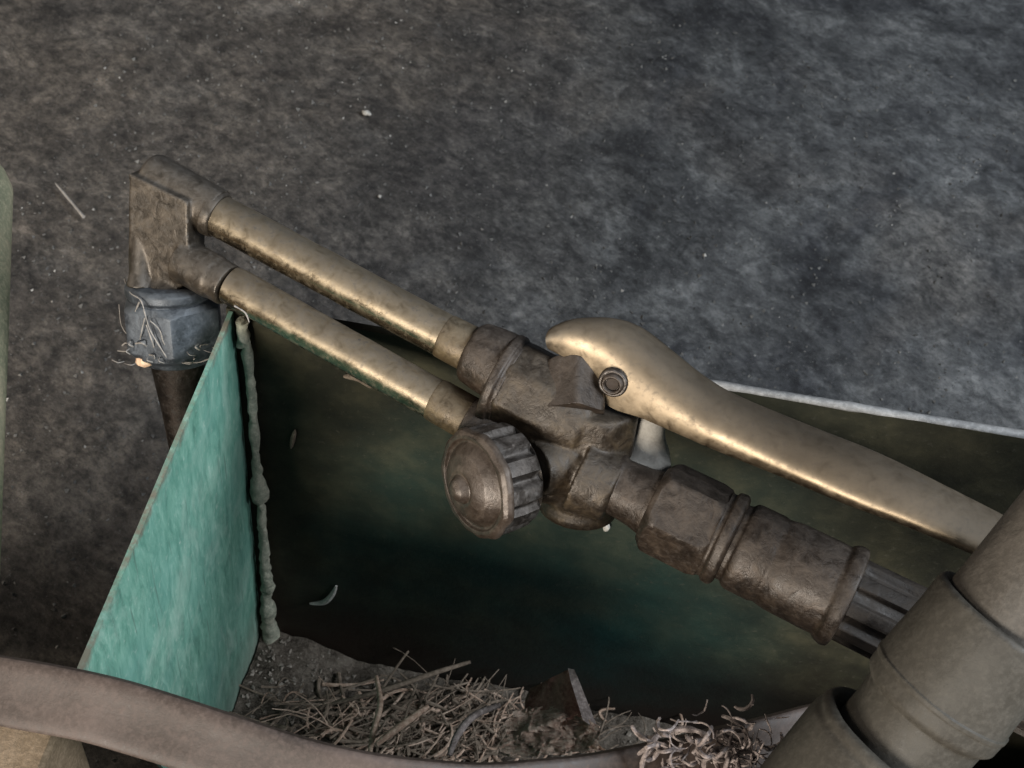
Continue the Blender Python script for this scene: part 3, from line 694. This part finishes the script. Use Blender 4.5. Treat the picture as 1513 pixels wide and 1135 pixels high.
# bleached fibre tuft in front of the hose
mb = MB()
cen = P(1040, 1115, 330)
for i in range(110):
    a = rnd.uniform(0, math.pi * 2); x, y = rnd.uniform(950, 1190), rnd.gauss(1100, 22); d = rnd.uniform(318, 340) + (x - 1040) * 0.05
    if x < 990: y += 12
    pts = []; ang = rnd.choice((-0.4, 0.9, 1.6, 2.6)) + rnd.gauss(0, 0.5); cv = rnd.uniform(-1.1, 1.1); pp = Vector((x, y, 0))
    for j in range(7):
        pts.append(P(pp.x, pp.y, d + 3 * math.sin(j * 0.8 + a))); ang += cv * 0.4 + rnd.uniform(-0.35, 0.35); pp += Vector((math.cos(ang), math.sin(ang), 0)) * rnd.uniform(4, 9)
    q = spline(pts, 3); r_ = rnd.choice((0.15, 0.22, 0.35, 0.55))
    tube(mb, q, [r_ * (0.55 + 0.6 * abs(noise.noise(p * 0.5)) + 0.3 * math.sin(math.pi * n_ / len(q))) for n_, p in enumerate(q)], 6)
for rr, ox, oy in ((60, 1008, 1134), (22, 1062, 1128)):
    pts = [P(ox + rr * math.cos(t) + 5 * noise.noise(Vector((t * 1.3, rr, 0))), oy + rr * 0.95 * math.sin(t), 326 + 2 * math.sin(3 * t)) for t in [math.pi * (0.95 + 0.8 * i / 20) for i in range(21)]]
    tube(mb, pts, [0.45 + 1.1 * abs(noise.noise(p * 0.3)) for p in pts], 8)
tag(build('fibre_tuft', mb, 'tuft', base=cen), 'bleached tangled root fibres beside the pipe coupling', 'roots', kind='stuff')

# small scraps
def crumbs(name, lab, cat, pos, r, mat, sd):
    mb = MB(); bm = bmesh.new(); bmesh.ops.create_icosphere(bm, subdivisions=2, radius=1)
    vs = []
    for v in bm.verts:
        d = v.co.normalized(); q = 1 + 0.55 * noise.noise(d * 1.7 + Vector((sd, 0, 0)))
        vs.append(pos + Vector((d.x * r[0], d.y * r[1], d.z * r[2])) * q)
    fs = [[v.index for v in f.verts] for f in bm.faces]; bm.free(); mb.add(vs, fs)
    return tag(build(name, mb, mat, base=pos, angle=80), lab, cat)
gz = GROUND + 0.5
crumbs('pale_crumb', 'small pale crumb on the grey ground near the top centre', 'crumb', on(541, 167, 2, gz), (2.6, 1.4, 1.6), 'pale', 1)
crumbs('pale_crumb', 'tiny pale crumb on the ground above the upper tube', 'crumb', on(561, 290, 2, gz), (0.9, 0.9, 0.8), 'pale', 5)
crumbs('pale_crumb', 'tiny white crumb on the ground above the lever', 'crumb', on(1041, 377, 2, gz), (0.9, 1.0, 0.8), 'pale', 8)
crumbs('fluff_tuft', 'bright tan scrap of fluff caught in the cobweb on the nut', 'fluff', P(212, 531, 404), (3.0, 2.0, 2.0), 'fluff', 3)
a, b_ = on(82, 272, 2, gz), on(124, 322, 2, gz)
mb = MB(); tube(mb, [a.lerp(b_, i / 5) + Vector((0, 0, 0.6)) for i in range(6)], [0.3, 0.6, 0.7, 0.6, 0.7, 0.9], 8)
tag(build('pale_splinter', mb, 'web', base=a), 'thin pale splinter lying on the ground left of the torch head', 'splinter')
def onback(x, y, off=-1.0): return on(x, y, 1, off)
def scrap(name, lab, cat, pix, r, mat):
    pts = spline([onback(*q) for q in pix], 5); n = len(pts); mb = MB()
    tube(mb, pts, [r * (0.35 + math.sin(math.pi * (i + 0.5) / n)) for i in range(n)], 8); return tag(build(name, mb, mat, base=pts[0]), lab, cat)
scrap('wood_shaving', 'curled pale shaving stuck low on the dark back panel', 'shaving', [(458, 892), (478, 890), (490, 880), (497, 866)], 0.85, 'pale')
scrap('pale_flake', 'small pale flake on the dark panel just below the lower tube', 'flake', [(508, 556), (530, 558), (548, 572)], 0.9, 'straw2')
scrap('pale_flake', 'upright pale flake on the dark panel right of the weld', 'flake', [(430, 662), (433, 648), (436, 636)], 0.6, 'straw2')
scrap('white_flake', 'tiny white flake on the dark panel below the torch body', 'flake', [(893, 772), (896, 778), (894, 784)], 0.9, 'pale')

# cobweb on the nut
mb = MB()
threads = [[(176, 450, 430), (180, 482, 428), (196, 502, 426), (214, 520, 424), (250, 536, 424)],
           [(184, 412, 424), (192, 432, 412), (208, 444, 408), (216, 470, 408), (224, 492, 410), (250, 534, 414)],
           [(214, 470, 409), (208, 496, 412), (206, 512, 420)], [(222, 474, 408), (236, 488, 410), (244, 510, 412), (266, 530, 416)],
           [(206, 446, 409), (196, 470, 414), (190, 492, 424)], [(216, 480, 409), (226, 508, 412), (230, 524, 418)], [(240, 530, 415), (290, 536, 416), (320, 524, 416)],
           [(346, 452, 391), (362, 462, 392), (368, 476, 394)], [(231, 540, 428), (240, 590, 436), (252, 636, 446)]]
for th in threads:
    pts = spline([P(q[0], q[1], q[2] - 15) for q in th], 6); tube(mb, pts, [0.13 + 0.3 * abs(noise.noise(p * 0.4)) for p in pts], 6)
for i in range(40):
    x, y = rnd.uniform(180, 330), rnd.uniform(505, 538); a = rnd.uniform(0, 6.28); d = rnd.uniform(398, 408)
    pts = spline([P(x, y, d), P(x + 9 * math.cos(a), y + 5 * math.sin(a), d - 2), P(x + 18 * math.cos(a + 0.6), y + 8 * math.sin(a + 0.6), d)], 4)
    tube(mb, pts, rnd.uniform(0.08, 0.3), 5)
tag(build('cobweb', mb, 'web', base=P(240, 500, 425)), 'dusty cobweb threads hanging round the nozzle nut', 'cobweb', kind='stuff')

for o in list(bpy.data.objects):
    if '_base' in o: del o['_base']
